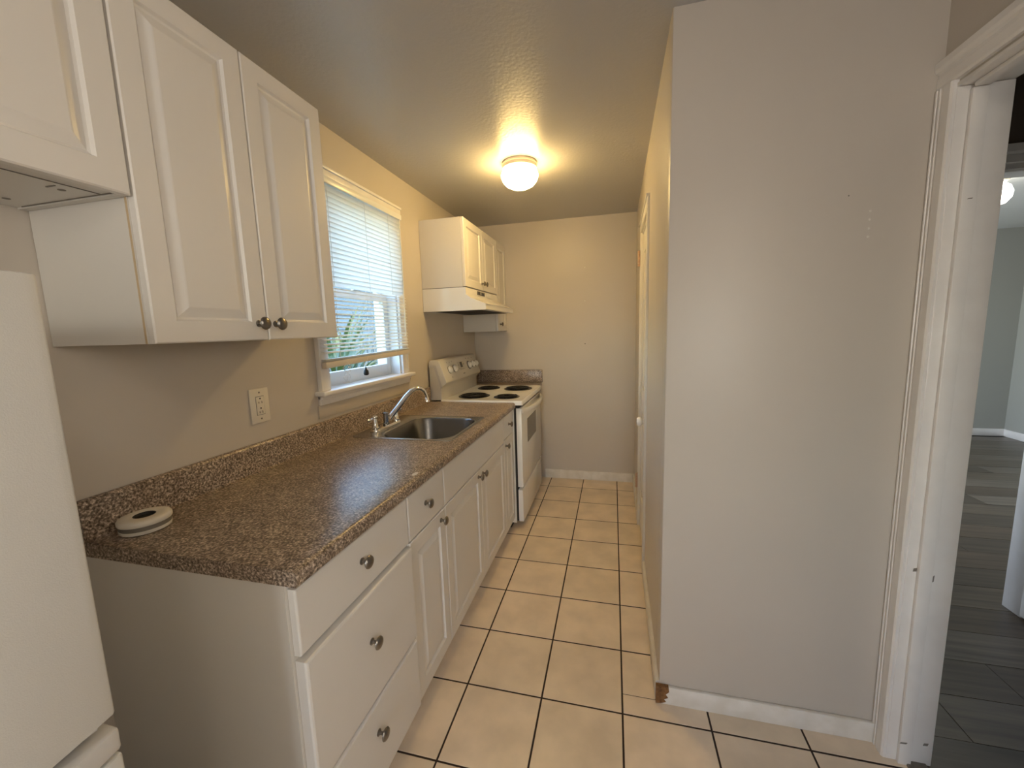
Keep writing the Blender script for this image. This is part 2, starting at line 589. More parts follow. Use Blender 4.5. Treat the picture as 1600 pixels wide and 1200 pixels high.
b.loops([[(x, 1.98 - y, 0.0) for x, y in prof], [(x, 1.98 - y, 2.004) for x, y in prof]])
obj('casing_side', b, m_trim, t2)
obj('jamb', B(XD - .004, XD2 + .004, jy, 1.3845, 0, 1.986), m_trim, t2, bevel=.002)
obj('jamb', B(XD - .004, XD2 + .004, .6105, .623, 0, 1.986), m_trim, t2, bevel=.002)
obj('jamb_head', B(XD - .004, XD2 + .004, .611, 1.384, 1.9865, 1.997), m_trim, t2, bevel=.002)
obj('door_stop', B(XD + .022, XD + .056, jy - .012, jy - .0003, 0, 1.975), m_trim, t2, bevel=.002)
obj('door_stop', B(XD + .022, XD + .056, .625, jy - .013, 1.975, 1.9862), m_trim, t2, bevel=.002)
for (x, y, z, w, h) in ((XD + .018, jy - .0004, .655, .010, .012), (XD + .058, jy - .0004, .635, .004, .03), (XD + .065, jy - .0004, .632, .004, .022), (XD + .040, jy - .0125, 1.705, .012, .003), (XD + .058, jy - .0004, .07, .008, .03), (XD + .03, jy - .0125, .078, .02, .006), (XD + .095, jy - .0004, .075, .014, .010)):
    obj('scuff', MB().loops([[(x - w / 2, y, z - h / 2), (x + w / 3, y, z - h / 2.5), (x + w / 2, y, z + h / 2), (x - w / 3, y, z + h / 3)], [(x - w / 2, y - .0006, z - h / 2), (x + w / 3, y - .0006, z - h / 2.5), (x + w / 2, y - .0006, z + h / 2), (x - w / 3, y - .0006, z + h / 3)]]), m_scuff, t2)

# ------------------------------------------------------------------ hall and far room
HX1, HY, FX1, FY1, HZ = 1.847, 2.225, 4.45, 5.85, 2.36
hf = tag(obj('floor', B(XD2 - .06, FX1 + .2, .20, FY1 + .05, -.05, -.004), m_gap), 'grey wood plank floor of the hall and far room', 'floor', kind='structure')
row0 = 1.49 - .195 * 6
k = 0
for r in range(28):
    y0, y1 = row0 + r * .195, row0 + (r + 1) * .195
    if y1 > FY1:
        y1 = FY1
    xs = {6: 1.165, 7: 1.47, 8: 2.3, 5: 1.9, 9: 1.25, 10: 2.0}.get(r, 1.0 + (r * .437) % 1.15)
    x = XD2 - .012
    ends = []
    while x < FX1:
        e = xs if xs > x + .05 else xs + 1.2
        xs = e + 0
        ends.append((x, min(e, FX1)))
        x = e
        xs = e + 1.2
    for (a, c) in ends:
        if c - a < .03:
            continue
        if r >= 10 and c > 1.0 and False:
            continue
        obj('plank', B(a + .0012, c - .0012, y0 + .0012, y1 - .0012, -.004, random.uniform(-.0005, .0005)), m_woods[(r * 3 + int(a * 7)) % 4], hf)
b = MB()
b.box(XD2, XD2 + .03, YJ, 3.3, 0, HZ).box(XD2, XD2 + .03, 5.0, FY1, 0, HZ).box(XD2, XD2 + .03, 3.3, 5.0, 0, .7).box(XD2, XD2 + .03, 3.3, 5.0, 2.15, HZ)
tag(obj('wall_hall_side', b, m_hallwall), 'grey green wall of hall and far room behind the kitchen', 'wall', kind='structure')
tag(obj('wall_far', B(XD2, FX1 + .1, FY1, FY1 + .1, 0, HZ), m_hallwall), 'grey green end wall of the far room beyond the hall', 'wall', kind='structure')
tag(obj('wall_far_side', B(FX1, FX1 + .1, HY, FY1, 0, HZ), m_hallwall), 'grey green side wall of the far room', 'wall', kind='structure')
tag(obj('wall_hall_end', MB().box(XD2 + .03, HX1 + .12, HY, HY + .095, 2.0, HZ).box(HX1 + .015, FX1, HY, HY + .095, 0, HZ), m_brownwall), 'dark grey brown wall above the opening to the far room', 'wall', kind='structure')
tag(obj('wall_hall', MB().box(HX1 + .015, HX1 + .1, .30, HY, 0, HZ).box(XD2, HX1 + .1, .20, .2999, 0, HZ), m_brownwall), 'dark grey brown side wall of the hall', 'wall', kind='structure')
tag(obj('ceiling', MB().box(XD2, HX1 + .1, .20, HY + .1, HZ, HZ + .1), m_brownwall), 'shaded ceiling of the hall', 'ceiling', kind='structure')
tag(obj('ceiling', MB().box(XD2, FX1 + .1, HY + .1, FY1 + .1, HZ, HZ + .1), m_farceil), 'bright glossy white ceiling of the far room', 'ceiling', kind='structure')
b = MB().box(XD2 + .03, FX1, FY1 - .014, FY1, 0, .085)
tag(obj('baseboard_far', b, m_trim, bevel=.003), 'white baseboard under the end wall of the far room', 'baseboard', kind='structure')
tag(obj('baseboard_far_side', B(FX1 - .014, FX1, HY + .1, FY1 - .0145, 0, .085), m_trim, bevel=.003), 'white baseboard under the side wall of the far room', 'baseboard', kind='structure')
t3 = thing('trim_3', (HX1, HY, 0), 'moulded grey casing over the opening from hall to far room', 'door casing', kind='structure')
profh = [(HY + .002, 1.998), (HY - .012, 1.998), (HY - .012, 2.020), (HY - .016, 2.024), (HY - .016, 2.052), (HY - .012, 2.056), (HY - .018, 2.066), (HY - .018, 2.096), (HY + .002, 2.10)]
obj('jamb', MB().box(HX1, HX1 + .0148, HY + .0005, HY + .097, 0, 1.998).box(XD2 + .03, HX1, HY + .0005, HY + .097, 1.990, 1.999), m_trim, t3, bevel=.002)
obj('casing_head', MB().loops([[(XD2 + .03, y, z) for y, z in profh], [(HX1, y, z) for y, z in profh]]), m_trim, t3)
# white panelled door standing against the hall side wall
d2 = thing('door_2', (HX1 + .006, HY - .05, 0), 'white door standing open beside the dark hall planks', 'door', kind='structure')
obj('door_slab', B(HX1, HX1 + .0145, HY - .86, HY, .012, 2.0), m_trim, d2, bevel=.002)
obj('door_moulding', MB().box(HX1 - .010, HX1 - .0002, HY - .045, HY - .002, .014, 2.0).box(HX1 - .006, HX1 - .0002, HY - .085, HY - .050, .014, 2.0), m_trim, d2, bevel=.003)
obj('door_moulding', MB().box(HX1 - .008, HX1 - .0002, HY - .86, HY - .80, .014, 2.0), m_trim, d2, bevel=.003)

gl = thing('globe_light', (2.60, 3.70, HZ), 'small white glowing globe lamp on the far room ceiling', 'ceiling light')
obj('lamp_base', MB().lathe((2.60, 3.70, HZ - .0), (0, 0, -1), [(.06, 0), (.06, .02), (.035, .05)], 20), m_lampbase, gl, smooth=True)
obj('lamp_glass', MB().lathe((2.60, 3.70, HZ - .05), (0, 0, -1), [(.034, 0), (.06, .02), (.075, .06), (.07, .10), (.045, .135), (.002, .148)], 20), m_globeF, gl, smooth=True)

# ------------------------------------------------------------------ window
w1 = thing('window_1', (XL, 1.915, WZ0), 'white double hung window over the sink with moulded casing and sill', 'window', kind='structure')
c0, c1, cx = 1.515, 2.315, XL + .018


def fr(b, x0, x1, y0, y1, z0, z1):
    return b.box(x0, x1, y0, y1, z0, z1)


obj('casing_side', MB().box(XL, cx, c0, WY0, WZ0 + .0, WZ1).box(cx - .001, cx + .004, c0, c0 + .012, WZ0, WZ1), m_trim, w1, bevel=.002)
obj('casing_side', MB().box(XL, cx, WY1, c1, WZ0, WZ1).box(cx - .001, cx + .004, c1 - .012, c1, WZ0, WZ1), m_trim, w1, bevel=.002)
obj('casing_head', MB().box(XL, cx, c0, c1 + .02, WZ1 + .0005, WZ1 + .048).box(XL, cx + .010, c0 - .004, c1 + .018, WZ1 + .042, WZ1 + .056), m_trim, w1, bevel=.003)
obj('sill', MB().box(XL - .055, XL + .048, c0 - .02, c1 + .035, WZ0 - .022, WZ0 - .0005), m_trim, w1, bevel=.006, seg=3)
obj('apron', MB().box(XL, XL + .016, c0 - .006, c1 + .015, WZ0 - .064, WZ0 - .0225).box(XL, XL + .026, c0 - .006, c1 + .015, WZ0 - .038, WZ0 - .0224), m_trim, w1, bevel=.003)
obj('apron_board', MB().box(XL, XL + .006, c0 - .012, c1 + .015, 1.03, WZ0 - .0645), mat('apron_paint', (.56, .50, .42), .4), w1, bevel=.002)
b = MB().box(XL - .15, XL, WY0, WY0 + .012, WZ0, WZ1).box(XL - .15, XL, WY1 - .012, WY1, WZ0, WZ1)
b.box(XL - .15, XL, WY0 + .012, WY1 - .012, WZ1 - .012, WZ1).box(XL - .16, XL - .056, WY0 + .012, WY1 - .012, WZ0 - .01, WZ0 + .004)
obj('jamb', b, m_sash, w1)


def sash(x, z0, z1, rb, rt, name):
    t = .03
    y0, y1 = WY0 + .013, WY1 - .013
    b = MB().box(x - t, x, y0, y0 + .042, z0, z1).box(x - t, x, y1 - .042, y1, z0, z1)
    b.box(x - t, x, y0 + .042, y1 - .042, z0, z0 + rb).box(x - t, x, y0 + .042, y1 - .042, z1 - rt, z1)
    s = obj(name, b, m_sash, w1, bevel=.002)
    obj('pane', B(x - .018, x - .014, y0 + .04, y1 - .04, z0 + rb - .002, z1 - rt + .002), m_pane, s)


sash(XL - .060, WZ0 + .004, 1.63, .062, .035, 'lower_sash')
sash(XL - .094, 1.600, WZ1 - .012, .035, .04, 'upper_sash')
obj('sash_lock', MB().box(XL - .064, XL - .044, 1.90, 1.94, 1.6305, 1.642), m_nickel, w1, bevel=.002)

# ------------------------------------------------------------------ mini blind
by0, by1, bx = 1.517, 2.277, XL + .040
bl = thing('window_blind', (bx, (by0 + by1) / 2, 2.075), 'white slatted mini blind half covering the sink window', 'blind')
obj('head_rail', B(bx - .014, bx + .014, by0 + .004, by1 - .002, 2.066, 2.096), mat('head_rail_white', (.88, .90, .90), .3), bl, bevel=.002)
NS = 36
z = 2.050
for k in range(NS):
    f = k / (NS - 1)
    if k < 20:
        tilt = math.radians(-62 + random.uniform(-3, 3))
        dz = .0218
    else:
        tilt = math.radians(random.uniform(10, 22))
        dz = .0190 + random.uniform(-.003, .003)
    z0l = z + random.uniform(-.0012, .0012) - (.006 * max(0, f - .6))
    z0r = z + random.uniform(-.0012, .0012) + (.010 * max(0, f - .6))
    b = MB()
    L = []
    for y, zz in ((by0 + .002, z0l), ((by0 + by1) / 2, (z0l + z0r) / 2 + random.uniform(-.001, .001)), (by1 - .006, z0r)):
        pts = []
        for u, c in ((-.0125, 0), (-.006, .0026), (.001, .0034), (.007, .0024), (.0125, 0)):
            pts.append((u, c))
        ring = [(u, c + .0004) for u, c in pts] + [(u, c - .0004) for u, c in reversed(pts)]
        L.append([(bx + u * math.cos(tilt) + c * math.sin(tilt), y, zz - u * math.sin(tilt) + c * math.cos(tilt)) for u, c in ring])
    b.loops(L)
    obj('slat', b, m_slat, bl, smooth=True)
    z -= dz
zb0, zb1 = 1.272, 1.292
b = MB()
b.loops([[(bx - .013, by0, zb0 - .016), (bx + .013, by0, zb0 - .016), (bx + .013, by0, zb0 + .012), (bx - .013, by0, zb0 + .012)],
         [(bx - .013, by1, zb1 - .016), (bx + .013, by1, zb1 - .016), (bx + .013, by1, zb1 + .012), (bx - .013, by1, zb1 + .012)]])
tag(obj('bottom_rail', b, m_rail, bl, bevel=.003), 'cream bottom rail, slightly tilted', None)
for i in range(5):      # spare slats gathered on the bottom rail
    obj('slat', MB().loops([[(bx - .012, by0 + .002, zb0 + .014 + i * .0022), (bx + .012, by0 + .002, zb0 + .014 + i * .0022), (bx + .012, by0 + .002, zb0 + .0152 + i * .0022), (bx - .012, by0 + .002, zb0 + .0152 + i * .0022)],
                            [(bx - .012, by1 - .004, zb1 + .014 + i * .0014), (bx + .012, by1 - .004, zb1 + .014 + i * .0014), (bx + .012, by1 - .004, zb1 + .0152 + i * .0014), (bx - .012, by1 - .004, zb1 + .0152 + i * .0014)]]), m_slat, bl)
for y in (by0 + .10, (by0 + by1) / 2, by1 - .16):
    b = MB()
    for dx in (-.0145, .0145):
        b.tube([(bx + dx, y, 2.06), (bx + dx, y, 1.28)], .0009, 5)
    obj('ladder_cord', b, m_cord, bl)
# tangled lift cord and dark tassel hanging below the rail
pts = []
random.seed(3)
for k in range(26):
    a = k * 1.15
    pts.append((bx + .016 + .004 * math.sin(a * 2.1), 1.655 + .028 * math.sin(a) + .01 * math.sin(a * 2.7), 1.262 - .0030 * k + .016 * math.cos(a * 1.7)))
obj('lift_cord', MB().tube(pts, .0011, 5), m_cord, bl)
b = MB().tube([(bx + .016, 1.78, 1.285), (bx + .016, 1.802, 1.235)], .0009, 5).tube([(bx + .016, 1.825, 1.285), (bx + .016, 1.803, 1.235)], .0009, 5)
obj('tassel_cord', b, m_cord, bl)
tag(obj('tassel', MB().lathe((bx + .016, 1.802, 1.238), (0, 0, -1), [(.002, 0), (.004, .006), (.005, .012), (.012, .020), (.013, .036), (.010, .042), (.002, .044)], 14), m_slot, bl, smooth=True), 'black cord tassel', None)
obj('tilt_wand', MB().tube([(bx + .02, by1 - .04, 2.065), (bx + .022, by1 - .045, 1.75), (bx + .020, by1 - .05, 1.38)], .0028, 6), m_cord, bl)

# ------------------------------------------------------------------ outside
tag(obj('ground', B(-16, XL - .16, -6, 22, -.6, -.5), m_lawn), 'green lawn outside the window', 'lawn', kind='structure')
fe = thing('fence', (-4.3, 3.5, -.5), 'low weathered blue grey board fence outside the window', 'fence')
for k in range(54):
    y = 2.0 + k * .185
    obj('fence_board', B(-4.32, -4.30, y, y + .165, -.5, 1.25 + random.uniform(-.02, .02)), m_fence, fe)
obj('fence_rail', MB().box(-4.36, -4.325, 2, 12, 0, .09).box(-4.36, -4.325, 2, 12, .9, .99), m_fence, fe)
sh = thing('neighbour_house', (-6.4, 12.0, -.5), 'blue grey boarded house wall beyond the fence', 'house')
for k in range(20):
    obj('siding_board', MB().sweep_y([(-6.5, -.5 + k * .17), (-6.38, -.5 + k * .17), (-6.40, -.332 + k * .17), (-6.5, -.332 + k * .17)], [5.5, 17.0]), m_siding, sh)
obj('corner_board', B(-6.5, -6.36, 5.41, 5.499, -.5, 2.8), m_fence, sh)
obj('roof', MB().sweep_y([(-6.0, 2.85), (-8.2, 3.9), (-8.2, 3.98), (-5.95, 2.92)], [5.2, 17.3]), m_fence, sh)


def plant(x, y, h, n, m, name, label, seed):
    rr = random.Random(seed)
    t = thing(name, (x, y, -.5), label, 'plant', 'plants outside the window')
    b = MB()
    for k in range(n):
        a = rr.uniform(0, 2 * PI)
        el = rr.uniform(.5, 1.4)
        ln = h * rr.uniform(.3, .5)
        z0 = -.5 + h * rr.uniform(.15, .7)
        wd = rr.uniform(.016, .034)
        d = Vector((math.cos(a), math.sin(a), 0))
        sd = Vector((-d.y, d.x, 0))
        prev = []
        for q in range(5):
            s = q / 4
            p = Vector((x, y, z0)) + d * (ln * s * math.cos(el) + .10 * s * s * ln) + Vector((0, 0, 1)) * (ln * math.sin(el) * s - .55 * ln * s * s * math.cos(el))
            w = wd * (math.sin(PI * (s * .85 + .12)))
            prev.append((p - sd * w, p + sd * w + Vector((0, 0, .002))))
        V = [v for pr in prev for v in pr]
        b.add(V, [(2 * q, 2 * q + 1, 2 * q + 3, 2 * q + 2) for q in range(4)])
    o = obj('foliage', b, m, t)
    o['kind'] = 'stuff'
    obj('stem', MB().tube([(x, y, -.5), (x + .02, y, -.5 + h * .6)], [.03, .015], 6), m_stem, t)


ps = [(-2.45, 3.15, 2.2, 110, 0), (-3.3, 4.35, 2.3, 110, 1), (-2.9, 5.6, 1.7, 90, 0), (-5.4, 7.4, 2.1, 120, 1), (-3.5, 6.9, 1.9, 90, 0), (-3.3, 8.7, 1.7, 90, 1)]
lab = ['green strappy shrub nearest the glass', 'yellow green strappy shrub before the fence', 'low green shrub beside the nearest shrub', 'tall yellow green shrub rising over the fence', 'green shrub farthest along the fence', 'yellow green shrub behind the farthest one']
for i, (x, y, h, n, c) in enumerate(ps):
    plant(x, y, h, n, (m_leaf1, m_leaf2)[c], 'garden_shrub', lab[i] + ', outside the window', 20 + i)


# ------------------------------------------------------------------ cabinet pieces
def slab_front(y0, y1, z0, z1, x, t=.019, e=.004):
    """flat drawer front, face towards +x at x"""
    L = [[(x - t, y0, z0), (x - t, y1, z0), (x - t, y1, z1), (x - t, y0, z1)],
         [(x - e, y0, z0), (x - e, y1, z0), (x - e, y1, z1), (x - e, y0, z1)],
         [(x - e * .3, y0 + e * .3, z0 + e * .3), (x - e * .3, y1 - e * .3, z0 + e * .3), (x - e * .3, y1 - e * .3, z1 - e * .3), (x - e * .3, y0 + e * .3, z1 - e * .3)],
         [(x, y0 + e, z0 + e), (x, y1 - e, z0 + e), (x, y1 - e, z1 - e), (x, y0 + e, z1 - e)]]
    return MB().loops(L)


def panel_front(y0, y1, z0, z1, x, st=.052, rl=.055, t=.019):
    """raised panel door, face towards +x"""
    e = .003

    def ring(iy, iz, d):
        return [(x - d, y0 + iy, z0 + iz), (x - d, y1 - iy, z0 + iz), (x - d, y1 - iy, z1 - iz), (x - d, y0 + iy, z1 - iz)]
    L = [ring(0, 0, t), ring(0, 0, e), ring(e, e, 0), ring(st, rl, 0), ring(st + .004, rl + .004, .0075), ring(st + .009, rl + .009, .0095),
         ring(st + .030, rl + .030, .0012), ring(st + .033, rl + .033, .0005)]
    return MB().loops(L)


def add_knob(parent, x, y, z, m=None):
    return obj('knob', MB().lathe((x + .0002, y, z), (1, 0, 0), [(.0095, 0), (.0095, .0025), (.0052, .005), (.0046, .012), (.0070, .016), (.0155, .0195), (.0180, .0225), (.0165, .0265), (.0100, .030), (.0005, .0315)], 20), m or m_nickel, parent, smooth=True)


# ------------------------------------------------------------------ base cabinets
FX = -.660
CX = FX - .020


def base_cab(name, y0, y1, label, toe=True):
    t = thing(name, ((XL + CX) / 2, (y0 + y1) / 2, 0), label, 'cabinet')
    b = MB()
    b.box(XL + .002, CX, y0, y1, .10, .8755)
    if y0 < 1.5 < y1:           # open topped under the sink
        b = MB().box(XL + .002, CX, y0, y0 + .016, .10, .8755).box(XL + .002, CX, y1 - .016, y1, .10, .8755)
        b.box(XL + .002, CX, y0 + .016, y1 - .016, .10, .116).box(XL + .002, XL + .010, y0 + .016, y1 - .016, .116, .8755).box(CX - .016, CX, y0 + .016, y1 - .016, .116, .8755)
    obj('body', b, m_cabside, t)
    obj('toe_kick', B(XL + .002, CX - .06, y0, y1, 0.0005, .0998), m_cabside, t)
    return t


c1_ = base_cab('base_cabinet', .655, 1.142, 'white three drawer base cabinet at the near end of the counter')
c1_b = obj('side_panel', B(XL + .002, CX - .0005, .649, .6548, 0.0005, .8755), m_cabside, c1_)
for (z0, z1, dx, kz) in ((.703, .862, 0, .791), (.366, .690, .010, .552), (.098, .352, .008, .262)):
    d = obj('drawer', slab_front(.656, 1.139, z0, z1, FX + dx, t=.019 + dx - .0003, e=.006 if dx else .004), m_cab, c1_)
    add_knob(d, FX + dx, .887, kz)
c2_ = base_cab('base_cabinet', 1.1425, 1.437, 'narrow white base cabinet with one drawer over one panelled door, next to the drawers')
d = obj('drawer', slab_front(1.1465, 1.434, .703, .862, FX), m_cab, c2_)
add_knob(d, FX, 1.272, .788)
d = obj('door', panel_front(1.1465, 1.434, .098, .697, FX, st=.048), m_cab, c2_)
add_knob(d, FX, 1.393, .662)
c3_ = base_cab('base_cabinet', 1.4375, 2.362, 'wide white sink base cabinet with two panelled doors')
obj('false_front', slab_front(1.440, 2.358, .703, .862, FX), m_cab, c3_)
d = obj('door', panel_front(1.440, 1.8985, .098, .697, FX), m_cab, c3_)
add_knob(d, FX, 1.855, .668)
d = obj('door', panel_front(1.9015, 2.358, .098, .697, FX), m_cab, c3_)
add_knob(d, FX, 1.925, .664)
c4_ = base_cab('base_cabinet', 2.3625, 2.600, 'slim white base cabinet beside the stove with one drawer and door')
d = obj('drawer', slab_front(2.366, 2.597, .720, .862, FX), m_cab, c4_)
add_knob(d, FX, 2.482, .795)
d = obj('door', panel_front(2.366, 2.597, .098, .714, FX, st=.046), m_cab, c4_)
add_knob(d, FX, 2.398, .672)
c5_ = base_cab('base_cabinet', 3.382, YB - .002, 'slim white base cabinet in the corner past the stove')
d = obj('door', panel_front(3.386, YB - .006, .098, .862, FX), m_cab, c5_)
add_knob(d, FX, 3.42, .80)

# ------------------------------------------------------------------ countertop with opening for the sink
SB = (-1.105, -.716, 1.646, 2.118)        # cut-out
ct = thing('countertop', ((XL - .64) / 2, 1.62, .876), 'long brown speckled laminate countertop holding the sink', 'countertop')
xf = -.640
prof = [(XL + .001, .8765), (SB[0], .8765), (SB[1], .8765), (xf - .004, .8765), (xf - .001, .879), (xf, .883), (xf, .897), (xf - .0025, .906), (xf - .008, .912), (xf - .016, .914), (SB[1], .914), (SB[0], .914), (XL + .001, .914)]
ys = [.645, SB[2], SB[3], 2.603]
n = len(prof)
V = [(x, y, z_) for y in ys for x, z_ in prof]
F = []
for k in range(3):
    for i in range(n):
        if k == 1 and i in (1, 10):
            continue
        j = (i + 1) % n
        F.append((k * n + i, k * n + j, (k + 1) * n + j, (k + 1) * n + i))
F.append(tuple(reversed(range(n))))
F.append(tuple(3 * n + i for i in range(n)))
top = obj('top', MB().add(V, F), m_lam, ct, smooth=True)
bs = [(XL + .001, .9145), (XL + .034, .9145), (XL + .024, .918), (XL + .0205, .926), (XL + .020, 1.006), (XL + .017, 1.013), (XL + .011, 1.016), (XL + .001, 1.016)]
obj('backsplash', MB().sweep_y(bs, [.645, 2.603]), m_lam, ct, smooth=True)
obj('end_cap', MB().loops([[(x, .6435, z_) for x, z_ in [(a - (.002 if a > -1 else 0), c - (.0016 if c > .9 else -.001)) for a, c in prof]], [(x, .6449, z_) for x, z_ in [(a - (.002 if a > -1 else 0), c - (.0016 if c > .9 else -.001)) for a, c in prof]]]), m_lam, ct)
b = MB().lathe((0, 0, 0), (0, 0, 1), [(.012, 0), (.010, .0006), (.001, .0009)], 16)
b.v = [(x * .75 - .668, y * 1.5 + 1.225, z_ + .9141) for x, y, z_ in b.v]
tag(obj('chip', b, m_spackle, ct), 'pale chip near the front edge', None)
ct2 = thing('countertop', ((XL - .64) / 2, 3.52, .876), 'short brown speckled countertop piece in the corner past the stove', 'countertop')
obj('top', MB().sweep_y([p for p in prof if p[0] not in SB], [3.378, YB - .001]), m_lam, ct2, smooth=True)
obj('backsplash', MB().box(XL + .021, -.632, YB - .021, YB - .001, .9145, 1.032), m_lam, ct2, bevel=.004)
obj('backsplash', MB().sweep_y(bs, [3.378, YB - .0215]), m_lam, ct2, smooth=True)

# ------------------------------------------------------------------ sink and faucet
sk = thing('kitchen_sink', (-.95, 1.885, .914), 'stainless steel single bowl sink set into the countertop', 'sink')
zt = .914
L = [rrect(-1.222, -.700, 1.632, 2.140, .032, zt + .0004), rrect(-1.221, -.701, 1.633, 2.139, .032, zt + .003), rrect(-1.216, -.706, 1.638, 2.134, .030, zt + .0042),
     rrect(-1.205, -.716, 1.649, 2.123, .026, zt + .0025), rrect(-1.100, -.722, 1.650, 2.112, .095, zt + .0025), rrect(-1.095, -.727, 1.655, 2.107, .095, zt - .001),
     rrect(-1.090, -.732, 1.660, 2.102, .093, zt - .010), rrect(-1.078, -.744, 1.672, 2.090, .085, zt - .140), rrect(-1.058, -.760, 1.691, 2.079, .060, zt - .158),
     rrect(-1.040, -.778, 1.709, 2.061, .050, zt - .168), rrect(-.93, -.89, 1.865, 1.905, .018, zt - .172)]
obj('rim', MB().loops(L[:6], cap0=False, cap1=False), m_steel, sk, smooth=True)
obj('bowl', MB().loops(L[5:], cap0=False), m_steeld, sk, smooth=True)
obj('drain', MB().lathe((-.91, 1.885, zt - .1715), (0, 0, 1), [(.042, 0), (.042, .002), (.034, .003), (.030, .001), (.004, .001), (.004, .006), (.0005, .007)], 24), m_dkchrome, sk, smooth=True)
fx = -1.155
fa = thing('faucet', (fx, 1.845, zt + .003), 'chrome two handle kitchen faucet with arched spout behind the sink', 'faucet')
zf = zt + .0030
b = MB()
b.loops([rrect(fx - .026, fx + .026, 1.722, 1.968, .025, zf), rrect(fx - .026, fx + .026, 1.722, 1.968, .025, zf + .008), rrect(fx - .021, fx + .021, 1.727, 1.963, .020, zf + .014)])
obj('base_plate', b, m_chrome, fa, smooth=True)
for y, s in ((1.746, -1), (1.944, 1)):
    h = obj('handle', MB().lathe((fx, y, zf + .014), (0, 0, 1), [(.020, 0), (.020, .006), (.016, .010), (.013, .03), (.0105, .052), (.014, .056), (.014, .060), (.010, .066), (.001, .068)], 20), m_chrome, fa, smooth=True)
    obj('lever', MB().tube([(fx, y, zf + .069), (fx + .003 * s, y + s * .022, zf + .067), (fx, y + s * .045, zf + .066)], .0042, 8).lathe((fx, y + s * .040, zf + .066), (0, s, 0), [(.001, 0), (.008, .004), (.0095, .011), (.007, .019), (.0008, .022)], 14), m_chrome, h, smooth=True)
obj('hub', MB().lathe((fx, 1.845, zf + .012), (0, 0, 1), [(.018, 0), (.018, .008), (.013, .012), (.013, .056), (.017, .058), (.017, .064), (.012, .067), (.001, .068)], 20), m_dkchrome, fa, smooth=True)
P0 = Vector((fx + .006, 1.862, .955))
ctrl = [P0, Vector((-1.143, 1.880, .972)), Vector((-1.118, 1.915, 1.012)), Vector((-1.092, 1.948, 1.056)), Vector((-1.070, 1.975, 1.086)), Vector((-1.052, 1.998, 1.098)), Vector((-1.034, 2.019, 1.097)), Vector((-1.021, 2.034, 1.080)), Vector((-1.014, 2.043, 1.052)), Vector((-1.012, 2.045, 1.040))]
sp = obj('spout', MB().tube(ctrl, [.0155, .0155, .0148, .0138, .0125, .0114, .0104, .0098, .0094, .0094], 14), m_chrome, fa, smooth=True)
obj('aerator', MB().lathe((-1.012, 2.045, 1.041), (0, 0, -1), [(.0090, 0), (.0120, .004), (.0120, .014), (.0145, .018), (.0145, .024), (.010, .026)], 18), m_chrome, sp, smooth=True)

# ------------------------------------------------------------------ round puck on the counter
pc = thing('round_alarm', (-1.190, .735, .9142), 'round white puck with grey band and dark hole lying on the counter', 'alarm')
cxy = (-1.190, .735, .9142)
obj('casing', MB().lathe(cxy, (0, 0, 1), [(.049, 0), (.053, .002), (.054, .009), (.054, .010), (.050, .0102), (.050, .0218), (.055, .022), (.056, .024), (.056, .031), (.053, .035), (.048, .0365), (.024, .0365), (.022, .035), (.020, .028), (.0005, .028)], 40), m_puck, pc, smooth=True)
tag(obj('side_band', MB().lathe(cxy, (0, 0, 1), [(.0502, .0103), (.0532, .0104), (.0532, .0216), (.0502, .0217)], 40), m_pband, pc, smooth=True), 'dark grey side band', None)
obj('centre_hole', MB().lathe((cxy[0], cxy[1], cxy[2] + .0285), (0, 0, 1), [(.0215, 0), (.0235, .0079), (.0215, .0082), (.0195, .002), (.0005, .002)], 32), m_slot, pc, smooth=True)

# ------------------------------------------------------------------ wall outlet
oy, oz = 1.201, 1.151
ou = thing('wall_outlet', (XL, oy, oz), 'ivory duplex outlet on the wall under the long upper cabinet', 'outlet')
obj('cover_plate', B(XL + .0002, XL + .0065, oy - .041, oy + .041, oz - .064, oz + .064), m_ivory, ou, bevel=.0028)
rc = obj('receptacle', B(XL + .0066, XL + .0082, oy - .0168, oy + .0168, oz - .0335, oz + .0335), m_ivory, ou, bevel=.0006)
obj('receptacle_gap', B(XL + .0064, XL + .0068, oy - .0182, oy + .0182, oz - .0350, oz + .0350), m_print, ou)
for dz in (.018, -.018):
    for dy, h in ((-.0064, .0034), (.0064, .0042)):
        obj('slot', B(XL + .0081, XL + .0086, oy + dy - .0011, oy + dy + .0011, oz + dz - .006 - h, oz + dz - .006 + h), m_slot, rc)
    obj('ground_hole', MB().lathe((XL + .0081, oy, oz + dz + .0085), (1, 0, 0), [(.0030, 0), (.0030, .0005)], 12), m_slot, rc)
for dz in (.049, -.049):
    obj('screw', MB().lathe((XL + .0064, oy, oz + dz), (1, 0, 0), [(.0034, 0), (.0034, .0009), (.002, .0014)], 12), m_pband, ou)


# ------------------------------------------------------------------ wall cabinets
UX = -.957


def wall_cab(y0, y1, z0, z1, label):
    t = thing('wall_cabinet', ((XL + UX) / 2, (y0 + y1) / 2, z0), label, 'cabinet')
    b = MB().box(XL + .002, UX - .0205, y0, y0 + .016, z0, z1).box(XL + .002, UX - .0205, y1 - .016, y1, z0, z1)
    b.box(XL + .002, UX - .0205, y0 + .016, y1 - .016, z0 + .004, z0 + .02).box(XL + .002, UX - .0205, y0 + .016, y1 - .016, z1 - .016, z1)
    b.box(XL + .002, XL + .008, y0 + .016, y1 - .016, z0 + .02, z1 - .016)
    obj('body', b, m_cabside, t)
    return t


